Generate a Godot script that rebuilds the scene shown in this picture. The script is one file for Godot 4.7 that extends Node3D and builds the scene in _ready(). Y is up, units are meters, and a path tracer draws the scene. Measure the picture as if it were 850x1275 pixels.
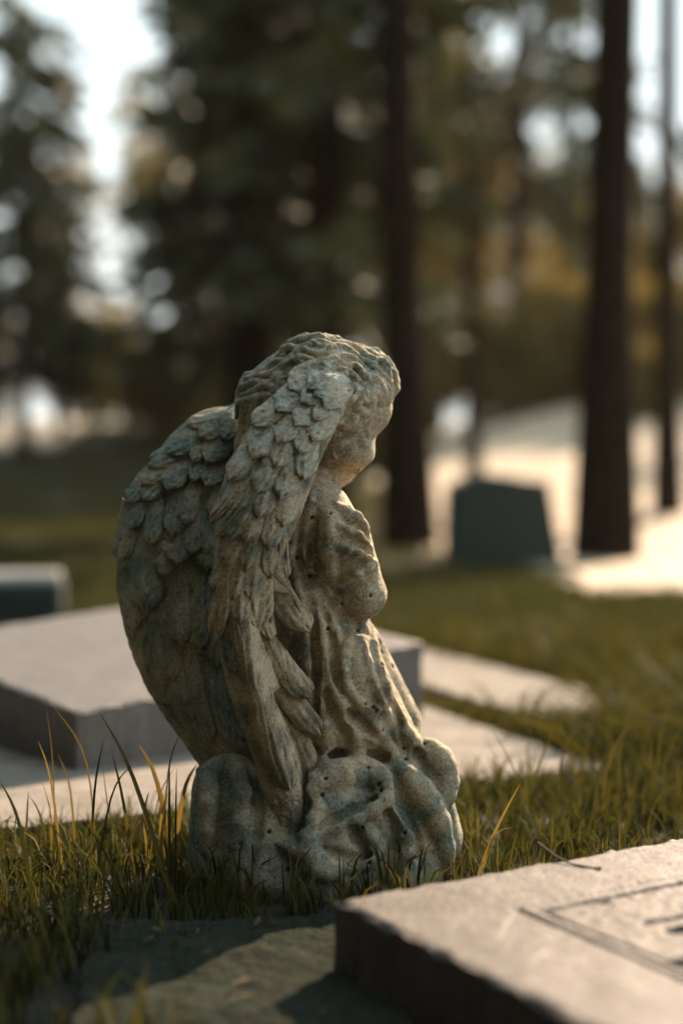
extends Node3D

# ---------------------------------------------------------------- camera model
const FPX := 1771.0            # focal length in photograph pixels (50 mm on 36 mm height)
const PITCH := 1.54            # degrees downwards
const EYE := Vector3(0, 0.344, 0)
const UNIT := 0.000678         # one photograph pixel at 1.2 m, in metres
const HOME := Vector3(-0.017, 0.0, -1.2)   # foot of the statue

var cam_basis := Basis(Vector3.RIGHT, deg_to_rad(-PITCH))
var rng := RandomNumberGenerator.new()
var noise_a := FastNoiseLite.new()
var noise_b := FastNoiseLite.new()
var noise_c := FastNoiseLite.new()
var M := {}

func spot(px: float, py: float, depth: float) -> Vector3:
	return EYE + cam_basis * Vector3((px - 425.0) / FPX * depth, -(py - 637.5) / FPX * depth, -depth)

func on_ground(px: float, depth: float) -> Vector3:
	var x := (px - 425.0) / FPX * depth
	return Vector3(x, terrain(x, -depth), -depth)

# a control point of the statue, in statue units (UNIT metres), z towards the viewer
func P(px: float, py: float, z: float) -> Vector3:
	return (spot(px, py, 1.2 - z * UNIT) - HOME) / UNIT

func _ready() -> void:
	rng.seed = 7
	for k in [[noise_a, 3, 0.02], [noise_b, 11, 0.07], [noise_c, 23, 0.2]]:
		k[0].seed = k[1]
		k[0].noise_type = FastNoiseLite.TYPE_SIMPLEX_SMOOTH
		k[0].frequency = k[2]
		k[0].fractal_octaves = 3
	make_camera_and_light()
	make_materials()
	make_ground()
	make_trees()
	make_background_things()
	make_slabs()
	make_statue()
	make_grass()

func make_camera_and_light() -> void:
	var cam := Camera3D.new()
	cam.name = "camera"
	cam.position = EYE
	cam.basis = cam_basis
	cam.fov = rad_to_deg(2.0 * atan(637.5 / FPX))
	cam.near = 0.05
	cam.far = 400.0
	var lens := CameraAttributesPhysical.new()
	lens.frustum_focal_length = 12.0 * FPX / 637.5   # the sensor is 24 mm high
	lens.frustum_focus_distance = 1.145
	lens.exposure_aperture = 1.33
	cam.attributes = lens
	add_child(cam)
	cam.current = true
	var env := Environment.new()
	env.background_mode = Environment.BG_SKY
	var sky := Sky.new()
	var sm := ProceduralSkyMaterial.new()
	sm.sky_top_color = Color(0.60, 0.665, 0.69)
	sm.sky_horizon_color = Color(0.76, 0.78, 0.775)
	sm.sky_curve = 0.22
	sm.ground_bottom_color = Color(0.12, 0.13, 0.1)
	sm.ground_horizon_color = Color(0.3, 0.3, 0.26)
	sm.sun_angle_max = 30.0
	sky.sky_material = sm
	env.sky = sky
	env.tonemap_mode = Environment.TONE_MAPPER_LINEAR
	env.tonemap_exposure = 3.4
	env.fog_enabled = true
	env.fog_density = 0.001
	env.fog_light_color = Color(1.0, 0.93, 0.82)
	env.sdfgi_enabled = true
	env.ssao_enabled = true
	env.ssil_enabled = true
	var we := WorldEnvironment.new()
	we.name = "environment"
	we.environment = env
	add_child(we)
	var sun := DirectionalLight3D.new()
	sun.name = "sun"
	var az := deg_to_rad(31.0)
	var el := deg_to_rad(28.5)
	var towards := Vector3(sin(az) * cos(el), sin(el), -cos(az) * cos(el))
	sun.basis = Basis.looking_at(-towards, Vector3.UP)
	sun.light_energy = 1.45
	sun.light_color = Color(1.0, 0.89, 0.77)
	sun.light_angular_distance = 0.5
	sun.shadow_enabled = true
	add_child(sun)

# ---------------------------------------------------------------- materials
func noise_tex(size: int, freq: float, type: int, seed_: int, ramp: Array, fractal := FastNoiseLite.FRACTAL_FBM, octaves := 4) -> NoiseTexture2D:
	var n := FastNoiseLite.new()
	n.noise_type = type
	n.frequency = freq
	n.seed = seed_
	n.fractal_type = fractal
	n.fractal_octaves = octaves
	var t := NoiseTexture2D.new()
	t.width = size
	t.height = size
	t.seamless = true
	t.noise = n
	var g := Gradient.new()
	var offs := PackedFloat32Array()
	var cols := PackedColorArray()
	for r in ramp:
		offs.append(r[0])
		cols.append(r[1])
	g.offsets = offs
	g.colors = cols
	t.color_ramp = g
	return t

func grey(v: float) -> Color:
	return Color(v, v, v)

func solid(c: Color, rough := 0.9) -> StandardMaterial3D:
	var m := StandardMaterial3D.new()
	m.albedo_color = c
	m.roughness = rough
	return m

func lin(r: float, g: float, b: float) -> Color:
	return Color(r, g, b).linear_to_srgb()

func make_materials() -> void:
	var grain := noise_tex(512, 0.06, FastNoiseLite.TYPE_SIMPLEX, 5, [[0.0, grey(0.6)], [0.35, grey(0.85)], [0.55, grey(0.96)], [1.0, grey(1.0)]])
	var rough_h := noise_tex(512, 0.035, FastNoiseLite.TYPE_SIMPLEX, 31, [[0.0, grey(0.0)], [0.4, grey(0.55)], [1.0, grey(1.0)]], FastNoiseLite.FRACTAL_FBM, 5)
	# cast stone: colour from the vertices, grain and relief from textures
	var st := StandardMaterial3D.new()
	st.vertex_color_use_as_albedo = true
	st.albedo_texture = grain
	st.uv1_triplanar = true
	st.uv1_scale = Vector3.ONE * 9.0
	st.roughness = 0.88
	st.metallic_specular = 0.3
	st.heightmap_enabled = true
	st.heightmap_texture = rough_h
	st.heightmap_scale = 0.05
	M.stone = st
	var sl: StandardMaterial3D = st.duplicate()
	sl.uv1_world_triplanar = true
	sl.uv1_scale = Vector3.ONE * 6.0
	sl.heightmap_scale = 0.06
	sl.roughness = 0.85
	sl.metallic_specular = 0.3
	M.slab = sl
	var mo: StandardMaterial3D = sl.duplicate()
	mo.roughness = 1.0
	mo.metallic_specular = 0.08
	M.matte_stone = mo
	# dark granite, honed: bright only where it mirrors the low sun and the sky
	var hg: StandardMaterial3D = sl.duplicate()
	hg.roughness = 0.66
	hg.heightmap_scale = 0.03
	hg.metallic_specular = 0.45
	M.granite = hg
	var co := StandardMaterial3D.new()
	co.albedo_color = lin(0.5, 0.44, 0.37)
	co.albedo_texture = noise_tex(512, 0.012, FastNoiseLite.TYPE_SIMPLEX, 77, [[0.0, grey(0.55)], [0.45, grey(0.86)], [1.0, grey(1.0)]], FastNoiseLite.FRACTAL_FBM, 6)
	co.uv1_triplanar = true
	co.uv1_world_triplanar = true
	co.uv1_scale = Vector3.ONE * 2.2
	co.roughness = 0.8
	M.concrete = co
	# vegetation
	var gr := StandardMaterial3D.new()
	gr.vertex_color_use_as_albedo = true
	gr.roughness = 0.75
	gr.metallic_specular = 0.35
	gr.backlight_enabled = true
	gr.backlight = Color(0.75, 0.75, 0.6)
	M.blade = gr
	var nd := StandardMaterial3D.new()
	nd.vertex_color_use_as_albedo = true
	nd.roughness = 0.7
	nd.backlight_enabled = true
	nd.backlight = Color(0.5, 0.5, 0.4)
	M.leaf = nd
	var gl: StandardMaterial3D = nd.duplicate()
	gl.backlight = Color(1.0, 0.92, 0.7)
	M.broad_leaf = gl
	var so := StandardMaterial3D.new()
	so.albedo_texture = noise_tex(512, 0.02, FastNoiseLite.TYPE_SIMPLEX, 41, [[0.0, Color(0.08, 0.07, 0.05)], [0.45, Color(0.14, 0.13, 0.075)], [0.7, Color(0.21, 0.19, 0.09)], [1.0, Color(0.28, 0.24, 0.13)]], FastNoiseLite.FRACTAL_FBM, 5)
	so.uv1_triplanar = true
	so.uv1_world_triplanar = true
	so.uv1_scale = Vector3.ONE * 0.9
	so.roughness = 0.95
	M.soil = so
	var pa := StandardMaterial3D.new()
	pa.albedo_color = lin(0.66, 0.51, 0.36)
	pa.albedo_texture = noise_tex(512, 0.02, FastNoiseLite.TYPE_SIMPLEX, 15, [[0.0, grey(0.5)], [0.42, grey(0.75)], [0.55, grey(0.95)], [1.0, grey(1.0)]], FastNoiseLite.FRACTAL_FBM, 5)
	pa.uv1_triplanar = true
	pa.uv1_world_triplanar = true
	pa.uv1_scale = Vector3.ONE * 0.5
	pa.roughness = 0.9
	M.gravel = pa
	var ba := StandardMaterial3D.new()
	ba.albedo_color = lin(0.032, 0.025, 0.019)
	ba.albedo_texture = noise_tex(256, 0.04, FastNoiseLite.TYPE_SIMPLEX, 51, [[0.0, grey(0.4)], [1.0, grey(1.0)]])
	ba.uv1_triplanar = true
	ba.uv1_scale = Vector3(3, 0.7, 3)
	ba.roughness = 1.0
	ba.metallic_specular = 0.1
	M.bark = ba
	M.dark_granite = solid(lin(0.016, 0.030, 0.025), 0.9)
	M.marker_sheen = solid(lin(0.17, 0.175, 0.165), 0.7)
	M.twig = solid(lin(0.10, 0.075, 0.05), 0.9)

# ---------------------------------------------------------------- mesh helpers
class Shape:
	var v := PackedVector3Array()
	var i := PackedInt32Array()
	var c := PackedColorArray()
	func point(p: Vector3, col := Color.WHITE) -> int:
		v.append(p)
		c.append(col)
		return v.size() - 1
	# corners counter-clockwise as seen from outside
	func tri(a: int, b: int, d: int) -> void:
		i.append(a)
		i.append(d)
		i.append(b)
	func quad(a: int, b: int, d: int, e: int) -> void:
		tri(a, b, d)
		tri(a, d, e)
	func normals() -> PackedVector3Array:
		var n := PackedVector3Array()
		n.resize(v.size())
		for t in range(0, i.size(), 3):
			var a := i[t]
			var b := i[t + 1]
			var d := i[t + 2]
			var f := (v[d] - v[a]).cross(v[b] - v[a])
			n[a] += f
			n[b] += f
			n[d] += f
		for k in n.size():
			n[k] = n[k].normalized()
		return n
	func mesh(smooth := true) -> ArrayMesh:
		var a := []
		a.resize(Mesh.ARRAY_MAX)
		if smooth:
			a[Mesh.ARRAY_VERTEX] = v
			a[Mesh.ARRAY_NORMAL] = normals()
			a[Mesh.ARRAY_COLOR] = c
			a[Mesh.ARRAY_INDEX] = i
		else:
			var vv := PackedVector3Array()
			var nn := PackedVector3Array()
			var cc := PackedColorArray()
			for t in range(0, i.size(), 3):
				var f := (v[i[t + 2]] - v[i[t]]).cross(v[i[t + 1]] - v[i[t]]).normalized()
				for k in 3:
					vv.append(v[i[t + k]])
					cc.append(c[i[t + k]])
					nn.append(f)
			a[Mesh.ARRAY_VERTEX] = vv
			a[Mesh.ARRAY_NORMAL] = nn
			a[Mesh.ARRAY_COLOR] = cc
		var m := ArrayMesh.new()
		m.add_surface_from_arrays(Mesh.PRIMITIVE_TRIANGLES, a)
		return m

func put(called: String, m: Mesh, mat: Material, parent: Node = self) -> MeshInstance3D:
	var o := MeshInstance3D.new()
	o.name = called
	o.mesh = m
	o.material_override = mat
	parent.add_child(o, true)
	return o

func thing(called: String, label: String, category: String, at := Vector3.ZERO, turn := 0.0, group := "") -> Node3D:
	var o := Node3D.new()
	o.name = called
	add_child(o, true)
	o.position = at
	o.rotation.y = turn
	tag(o, label, category, group)
	return o

func tag(o: Node, label: String, category: String, group := "", kind := "") -> void:
	if label: o.set_meta("label", label)
	if category: o.set_meta("category", category)
	if group: o.set_meta("group", group)
	if kind: o.set_meta("kind", kind)

# a tube through points with a radius at each
func tube(s: Shape, pts: Array, rad: Array, sides := 8, col := Color.WHITE, flat_ := 1.0) -> void:
	var up := Vector3.UP
	var rings := []
	for k in pts.size():
		var a: Vector3 = pts[maxi(k - 1, 0)]
		var b: Vector3 = pts[mini(k + 1, pts.size() - 1)]
		var d := (b - a).normalized()
		if absf(d.dot(up)) > 0.95:
			up = Vector3.RIGHT
		var x := d.cross(up).normalized()
		var y := x.cross(d)
		up = y
		var ring := []
		for j in sides:
			var an := TAU * j / sides
			ring.append(s.point(pts[k] + (x * cos(an) + y * sin(an) * flat_) * rad[k], col))
		rings.append(ring)
	for k in pts.size() - 1:
		for j in sides:
			var j2 := (j + 1) % sides
			s.quad(rings[k][j], rings[k][j2], rings[k + 1][j2], rings[k + 1][j])
	var c0 := s.point(pts[0], col)
	var c1 := s.point(pts[-1], col)
	for j in sides:
		var j2 := (j + 1) % sides
		s.tri(c0, rings[0][j2], rings[0][j])
		s.tri(c1, rings[-1][j], rings[-1][j2])

# points of a smooth curve through the given ones
func curve(pts: Array, n: int) -> Array:
	var out := []
	var last := pts.size() - 1
	for k in n + 1:
		var t := float(k) / n * last
		var j := mini(int(t), last - 1)
		var a: Vector3 = pts[maxi(j - 1, 0)]
		var b: Vector3 = pts[j]
		var d: Vector3 = pts[j + 1]
		var e: Vector3 = pts[mini(j + 2, last)]
		out.append(b.cubic_interpolate(d, a, e, t - j))
	return out

# a box whose edges are chamfered, as one mesh
func soft_box(size: Vector3, ch: float) -> ArrayMesh:
	var s := Shape.new()
	var h := size / 2.0
	var levels := [[-h.y, ch], [-h.y + ch, 0.0], [h.y - ch, 0.0], [h.y, ch]]
	var rings := []
	for l in levels:
		var x: float = h.x - l[1]
		var z: float = h.z - l[1]
		var ring := []
		for q in [[-x + ch, z], [x - ch, z], [x, z - ch], [x, -z + ch], [x - ch, -z], [-x + ch, -z], [-x, -z + ch], [-x, z - ch]]:
			ring.append(s.point(Vector3(q[0], l[0], q[1])))
		rings.append(ring)
	for k in 3:
		for j in 8:
			var j2 := (j + 1) % 8
			s.quad(rings[k][j], rings[k][j2], rings[k + 1][j2], rings[k + 1][j])
	for j in range(1, 7):
		s.tri(rings[3][0], rings[3][j], rings[3][j + 1])
		s.tri(rings[0][0], rings[0][j + 1], rings[0][j])
	return s.mesh(false)

# ---------------------------------------------------------------- ground
func terrain(x: float, z: float) -> float:
	var d := -z
	var h := 0.0
	# the pale slope climbs behind the trees on the right
	h += 1.15 * smoothstep(5.2, 16.0, d) * smoothstep(-2.0, 3.0, x - (d - 8.0) * 0.02)
	h += 0.5 * smoothstep(12.0, 40.0, d)
	# and a low bank crosses the far side of the lawn on the left
	h += 1.0 * smoothstep(10.0, 20.0, d) * (1.0 - smoothstep(-2.5, 0.5, x))
	h += 0.012 * noise_b.get_noise_2d(x * 6.0, z * 6.0) * smoothstep(0.5, 2.0, d)
	return h

func sheet(called: String, x0: float, x1: float, z0: float, z1: float, nx: int, nz: int, lift: float, mat: Material, inside: Variant = null) -> MeshInstance3D:
	var s := Shape.new()
	var ids := {}
	for a in nx + 1:
		for b in nz + 1:
			var fx := float(a) / nx
			var fz := pow(float(b) / nz, 2.0)
			var x := lerpf(x0, x1, fx)
			var z := lerpf(z0, z1, fz)
			ids[a * 1000 + b] = s.point(Vector3(x, terrain(x, z) + lift, z))
	for a in nx:
		for b in nz:
			var p: Vector3 = s.v[ids[a * 1000 + b]]
			if inside != null and not inside.call(p.x, p.z):
				continue
			s.quad(ids[a * 1000 + b], ids[(a + 1) * 1000 + b], ids[(a + 1) * 1000 + b + 1], ids[a * 1000 + b + 1])
	var o := put(called, s.mesh(), mat)
	o.set_meta("kind", "structure")
	return o

func on_path(x: float, z: float) -> bool:
	var d := -z
	var wob := noise_b.get_noise_2d(x * 7.0, z * 7.0) * 0.7
	if d < 4.0 or d > 34.0:
		return false
	if x < -1.5:
		return (x > -3.9 and d > 17.5 + wob and d < 19.0 + wob) or (x < -3.2 and d > 15.5 + wob and d < 22.0)
	return x > lerpf(0.85, 0.22, smoothstep(4.2, 6.2, d)) * d / 5.2 + wob * 0.5 - smoothstep(6.0, 30.0, d) * 1.2

func make_ground() -> void:
	sheet("ground", -60, 60, 2.5, -110, 240, 120, 0.0, M.soil)
	sheet("path", -9.0, 16.0, -3.6, -36, 230, 150, 0.008, M.gravel, on_path)

# ---------------------------------------------------------------- trees
func spray_mesh(seed_: int, col_a: Color, col_b: Color, broad: bool) -> ArrayMesh:
	var r := RandomNumberGenerator.new()
	r.seed = seed_
	var s := Shape.new()
	var n := 30 if broad else 20
	for k in n:
		var t := (k + 0.5) / n
		var base: Vector3
		var dir: Vector3
		var w: float
		var l: float
		if broad:
			base = Vector3(r.randf_range(-0.5, 0.5), r.randf_range(-0.5, 0.5), r.randf_range(-0.5, 0.5))
			dir = Vector3(r.randfn(), r.randfn(), r.randfn()).normalized()
			l = r.randf_range(0.16, 0.26)
			w = l * 0.34
		else:
			var side := 1.0 if k % 2 else -1.0
			base = Vector3(0, -0.12 * t * t, t * 0.9)
			dir = Vector3(side * 0.8, r.randf_range(-0.35, 0.3), 0.55).normalized()
			l = lerpf(0.5, 0.2, t) * r.randf_range(0.7, 1.1)
			w = 0.07
		var across := dir.cross(Vector3(r.randfn(), r.randfn(), r.randfn())).normalized() * w
		var c := col_a.lerp(col_b, r.randf())
		var p0 := s.point(base, c)
		var p1 := s.point(base + dir * l * 0.45 + across, c)
		var p2 := s.point(base + dir * l, c)
		var p3 := s.point(base + dir * l * 0.45 - across, c)
		s.quad(p0, p1, p2, p3)
	return s.mesh(false)

var sprays := []

# A conifer: trunk with whorls of drooping boughs, each carrying sprays of needles.
# voids: [height, azimuth, span] sectors without boughs.
func conifer(called: String, at: Vector3, height: float, r0: float, crown_from: float, reach: float, per_m: float, seed_: int, label: String, kind := 0, bare := 0.0, leafage := 1.0) -> Node3D:
	var r := RandomNumberGenerator.new()
	r.seed = seed_
	var t := thing(called, label, "tree", at, 0.0, "trees behind the graves")
	var s := Shape.new()
	var lean := Vector3(r.randf_range(-0.02, 0.02), 0, r.randf_range(-0.02, 0.02))
	var pts := []
	var rad := []
	for k in 13:
		var f := k / 12.0
		var y := height * f
		pts.append(Vector3(lean.x * y + sin(y * 0.9 + seed_) * 0.02, y - 0.15, lean.z * y))
		rad.append(maxf(0.012, r0 * (1.0 - f * 0.92) * (1.0 + 0.45 * exp(-f * height / 0.25))))
	tube(s, pts, rad, 10)
	var xf: Array[Transform3D] = []
	var visible_top := minf(height, 9.0)
	var n := int((visible_top - crown_from) * per_m * 0.62)
	for k in n:
		var y := lerpf(crown_from, visible_top, (k + r.randf()) / n)
		var f := (y - crown_from) / (height - crown_from)
		var l := reach * pow(1.0 - f, 0.75) * r.randf_range(0.55, 1.1)
		var az := r.randf() * TAU
		if r.randf() < bare:
			continue
		var d := Vector3(cos(az), r.randf_range(-0.25, 0.15), sin(az))
		var base := Vector3(lean.x * y, y, lean.z * y)
		var droop := r.randf_range(0.1, 0.35) / maxf(reach, 0.5)
		tube(s, [base, base + d * l * 0.5 - Vector3(0, droop * l * l * 0.25, 0), base + d * l - Vector3(0, droop * l * l, 0)], [r0 * 0.16, r0 * 0.1, 0.004], 5)
		var m := int(l / 0.085 / leafage) + 1
		for j in m:
			var q := 0.12 + 0.88 * (j + r.randf()) / m
			var p := base + d * l * q - Vector3(0, droop * l * l * q * q, 0)
			var b := Basis.looking_at(-Vector3(d.x + r.randfn() * 0.5, d.y - 0.25 + r.randfn() * 0.25, d.z + r.randfn() * 0.5).normalized(), Vector3.UP)
			b = b.rotated(b.z.normalized(), r.randfn() * 0.5)
			xf.append(Transform3D(b.scaled(Vector3.ONE * r.randf_range(0.3, 0.55) * leafage), p))
	put("trunk", s.mesh(), M.bark, t)
	crown(t, xf, kind, r)
	return t

func crown(t: Node3D, xf: Array[Transform3D], kind: int, _r: RandomNumberGenerator) -> void:
	var mm := MultiMesh.new()
	mm.transform_format = MultiMesh.TRANSFORM_3D
	mm.mesh = sprays[kind]
	mm.instance_count = xf.size()
	for k in xf.size():
		mm.set_instance_transform(k, xf[k])
	var c := MultiMeshInstance3D.new()
	c.name = "crown"
	c.multimesh = mm
	c.material_override = M.broad_leaf if kind > 0 else M.leaf
	c.set_meta("kind", "stuff")
	t.add_child(c, true)

# A broadleaved tree or shrub: forked limbs and leaf clumps through the crown's volume.
func leafy(called: String, at: Vector3, height: float, r0: float, mid: Vector3, size: Vector3, count: int, seed_: int, label: String, category: String, kind: int) -> Node3D:
	var r := RandomNumberGenerator.new()
	r.seed = seed_
	var t := thing(called, label, category, at, 0.0, "sunlit trees in the distance" if category == "tree" else "")
	var s := Shape.new()
	tube(s, [Vector3(0, -0.1, 0), Vector3(0.03, height * 0.3, 0), Vector3(0, height * 0.75, 0.05)], [r0 * 1.2, r0, r0 * 0.3], 8)
	var xf: Array[Transform3D] = []
	var lobes := []
	for k in 14:
		var q := Vector3(r.randfn(), r.randfn(), r.randfn()).normalized() * pow(r.randf(), 0.4)
		lobes.append([mid + q * size * 0.75, r.randf_range(0.28, 0.5)])
		tube(s, [Vector3(0, height * 0.3, 0), (mid + q * size * 0.4), mid + q * size * 0.75], [r0 * 0.4, r0 * 0.22, 0.006], 5)
	for k in count:
		var lb: Array = lobes[r.randi() % lobes.size()]
		var p: Vector3 = lb[0] + Vector3(r.randfn(), r.randfn(), r.randfn()) * 0.5 * size * lb[1]
		var b := Basis.from_euler(Vector3(r.randf() * TAU, r.randf() * TAU, r.randf() * TAU)).scaled(Vector3.ONE * r.randf_range(0.5, 0.9) * clampf(size.x * 0.4, 0.3, 0.9))
		xf.append(Transform3D(b, p))
	put("trunk", s.mesh(), M.bark, t)
	crown(t, xf, kind, r)
	return t

func make_trees() -> void:
	sprays = [
		spray_mesh(1, Color(0.045, 0.058, 0.026), Color(0.07, 0.078, 0.032), false),
		spray_mesh(2, Color(0.13, 0.115, 0.034), Color(0.23, 0.18, 0.052), true),
		spray_mesh(3, Color(0.13, 0.115, 0.034), Color(0.23, 0.18, 0.052), true),
	]
	# [name, pixel column, depth, height, trunk radius, crown from, reach, boughs per metre, label]
	var list := [
		["conifer_tree", 30, 15.0, 4.9, 0.08, 0.9, 0.8, 26, "small pointed spruce against the bright sky at far left", 0.0],
		["conifer_tree", 318, 8.2, 15.0, 0.17, 1.05, 0.56, 30, "dense dark conifer rising behind the statue's far wing", 0.0],
		["conifer_tree", 398, 7.4, 15.0, 0.12, 1.2, 0.44, 26, "dark conifer directly behind the statue's head", 0.0],
		["conifer_tree", 507, 6.3, 14.0, 0.098, 1.3, 0.28, 9, "dark straight conifer just right of the statue's head", 0.0],
		["conifer_tree", 755, 5.6, 14.0, 0.10, 3.3, 0.5, 8, "conifer with a thick bare trunk right of the dark headstone", 0.1],
		["conifer_tree", 836, 7.6, 12.0, 0.065, 2.0, 0.4, 5, "thin conifer trunk near the right edge of the picture", 0.3],
		["conifer_tree", 640, 17.0, 14.0, 0.13, 2.4, 1.1, 6, "dark conifer standing behind the dark headstone", 0.0],
		["conifer_tree", 285, 14.5, 14.0, 0.14, 1.5, 0.7, 14, "conifer left of the statue beyond the lawn", 0.0],
		["conifer_tree", 350, 13.0, 14.0, 0.14, 1.2, 1.0, 14, "conifer in the second row behind the statue's far wing", 0.0],
		["conifer_tree", 705, 19.0, 14.0, 0.13, 2.6, 1.0, 6, "far conifer seen just left of the thick bare trunk", 0.0],
		["conifer_tree", 593, 8.4, 9.0, 0.045, 1.0, 0.3, 4, "slender dark tree directly behind the dark headstone", 0.3],
	]
	for k in list.size():
		var a: Array = list[k]
		conifer(a[0], on_ground(a[1], a[2]), a[3], a[4], a[5], a[6], a[7], 100 + k, a[8], 0, a[9], 1.0 if a[2] < 9.0 else 1.6)
	# unseen conifers added behind and left of the camera to cut sky light
	var sky_blockers := [[-2.1, 2.2], [-0.5, 2.8], [1.0, 3.2], [2.8, 3.0], [-4.2, 4.0], [-3.4, 0.7], [-5.2, -1.0], [-4.4, -3.2], [-4.6, -5.0]]
	for k in sky_blockers.size():
		conifer("conifer_tree", Vector3(sky_blockers[k][0], terrain(0, 2.0), sky_blockers[k][1]), 13.0, 0.14, 0.2, 1.6, 34, 150 + k, "unseen dense conifer added around the camera to block sky light", 0, 0.0).set_meta("group", "added conifers that block sky light")
	var sides := [[-5.6, -7.5], [-7.4, -11.5], [-9.0, -15.5], [-11.5, -9.0], [8.5, -5.0], [12.0, -8.5], [16.0, -12.0]]
	for k in sides.size():
		conifer("conifer_tree", Vector3(sides[k][0], terrain(sides[k][0], sides[k][1]), sides[k][1]), 13.0, 0.15, 0.6, 1.2, 20, 170 + k, "dense conifer standing outside the picture's left or right edge", 0, 0.0, 1.4).set_meta("group", "conifers outside the picture's edges")
	leafy("broadleaf_tree", on_ground(75, 17.0), 4.2, 0.06, Vector3(0, 2.6, 0), Vector3(0.9, 1.3, 0.9), 150, 371, "thin-leaved small tree with sky showing through at the left", "tree", 2)
	var far := [
		[250, 21.0, 5.5, 1.9, "yellowish sunlit tree seen through gaps left of the statue's head"],
		[455, 20.0, 6.5, 2.0, "yellowish sunlit tree seen just above the statue's head"],
		[590, 19.0, 5.5, 2.0, "yellowish sunlit tree above the dark headstone"],
		[690, 24.0, 4.8, 1.8, "yellowish sunlit tree left of the thick bare trunk"],
		[800, 20.0, 3.9, 1.3, "low yellowish tree right of the thick bare trunk"],
		[95, 26.0, 3.2, 1.4, "low yellowish tree beneath the bright sky at the left"],
		[545, 27.0, 3.4, 1.6, "low yellowish tree just above the dark headstone's left end"],
		[640, 28.0, 3.0, 1.6, "low yellowish tree on the pale slope above the dark headstone"],
		[745, 27.0, 3.2, 1.6, "low yellowish tree partly hidden by the thick bare trunk"],
		[850, 26.0, 3.4, 1.6, "low yellowish tree at the right edge of the picture"],
		[540, 23.0, 6.0, 1.7, "yellowish tree between the statue's head and the dark headstone"],
		[1060, 23.0, 4.6, 1.8, "yellowish tree outside the right edge, nearest of the four there"],
		[1200, 20.0, 5.2, 2.2, "yellowish tree outside the right edge, second of the four there"],
		[1400, 22.0, 5.0, 2.2, "yellowish tree outside the right edge, third of the four there"],
		[1080, 27.0, 5.0, 2.4, "yellowish tree outside the right edge, farthest of the four there"],
	]
	for k in far.size():
		var a: Array = far[k]
		leafy("broadleaf_tree", on_ground(a[0], a[1]), a[2], 0.12, Vector3(0, a[2] * (0.62 if a[2] > 3.6 else 0.45), 0), Vector3(a[3], a[2] * (0.4 if a[2] > 3.6 else 0.5), a[3]), 230, 300 + k, a[4], "tree", 1)
	var shrubs := [
		[118, 22.0, 1.7, 1.0, "olive leafy shrub beyond the lawn left of the statue's far wing"],
		[235, 16.0, 1.5, 1.1, "olive leafy shrub behind the top of the statue's far wing"],
		[400, 13.0, 1.3, 0.9, "olive leafy shrub behind the statue's head"],
		[600, 15.0, 1.5, 0.9, "olive leafy shrub on the crest above the dark headstone"],
		[668, 15.5, 1.0, 0.6, "low olive shrub on the crest left of the thick bare trunk"],
		[722, 15.0, 1.5, 0.7, "olive leafy shrub on the crest against the thick bare trunk"],
		[800, 12.5, 0.55, 0.3, "small olive shrub between the two right-hand trunks"],
		[855, 14.5, 1.4, 0.8, "olive leafy shrub at the right edge on the pale slope"],
		[-40, 24.0, 2.2, 1.2, "olive leafy shrub at the left edge beyond the pale ground"],
	]
	for k in shrubs.size():
		var a: Array = shrubs[k]
		leafy("shrub", on_ground(a[0], a[1]), a[2], 0.05, Vector3(0, a[2] * 0.5, 0), Vector3(a[3], a[2] * 0.5, a[3]), 700, 400 + k, a[4], "shrub", 2)

# ---------------------------------------------------------------- graves behind
func make_background_things() -> void:
	# dark headstone with a peaked top, leaning a little
	var hs := Shape.new()
	var prof := [Vector2(-0.205, -0.05), Vector2(0.235, -0.05), Vector2(0.17, 0.312), Vector2(-0.10, 0.352), Vector2(-0.195, 0.295)]
	var front := []
	var back := []
	for inset in [[0.07, 0.0], [0.085, 0.008]]:
		var f := []
		var b := []
		for q in prof:
			var c := Vector2(0.0, 0.14)
			var p: Vector2 = q + (c - q).normalized() * inset[1]
			f.append(hs.point(Vector3(p.x, p.y, inset[0])))
			b.append(hs.point(Vector3(p.x, p.y, -inset[0])))
		front.append(f)
		back.append(b)
	for j in 5:
		var j2 := (j + 1) % 5
		hs.quad(back[0][j], back[0][j2], front[0][j2], front[0][j])
		hs.quad(front[0][j], front[0][j2], front[1][j2], front[1][j])
		hs.quad(back[1][j], back[1][j2], back[0][j2], back[0][j])
	for j in range(1, 4):
		hs.tri(front[1][0], front[1][j], front[1][j + 1])
		hs.tri(back[1][0], back[1][j + 1], back[1][j])
	var o := put("headstone", hs.mesh(false), M.dark_granite)
	o.position = on_ground(622, 5.35)
	o.rotation.y = 0.12
	tag(o, "dark green-black headstone with a peaked top on the lawn", "headstone", "")
	# raised marker at the left; its lighter top paints in the reflected sky
	var mk := thing("grave_marker", "raised grey grave marker at the left edge beyond the near slab", "grave marker", Vector3(-0.92, -0.018, -3.08), 0.16)
	var body := put("slab", soft_box(Vector3(0.62, 0.17, 0.36), 0.012), M.dark_granite, mk)
	body.position.y = 0.045
	var cap := put("top", soft_box(Vector3(0.605, 0.010, 0.345), 0.004), M.marker_sheen, mk)
	cap.position.y = 0.135

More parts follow.
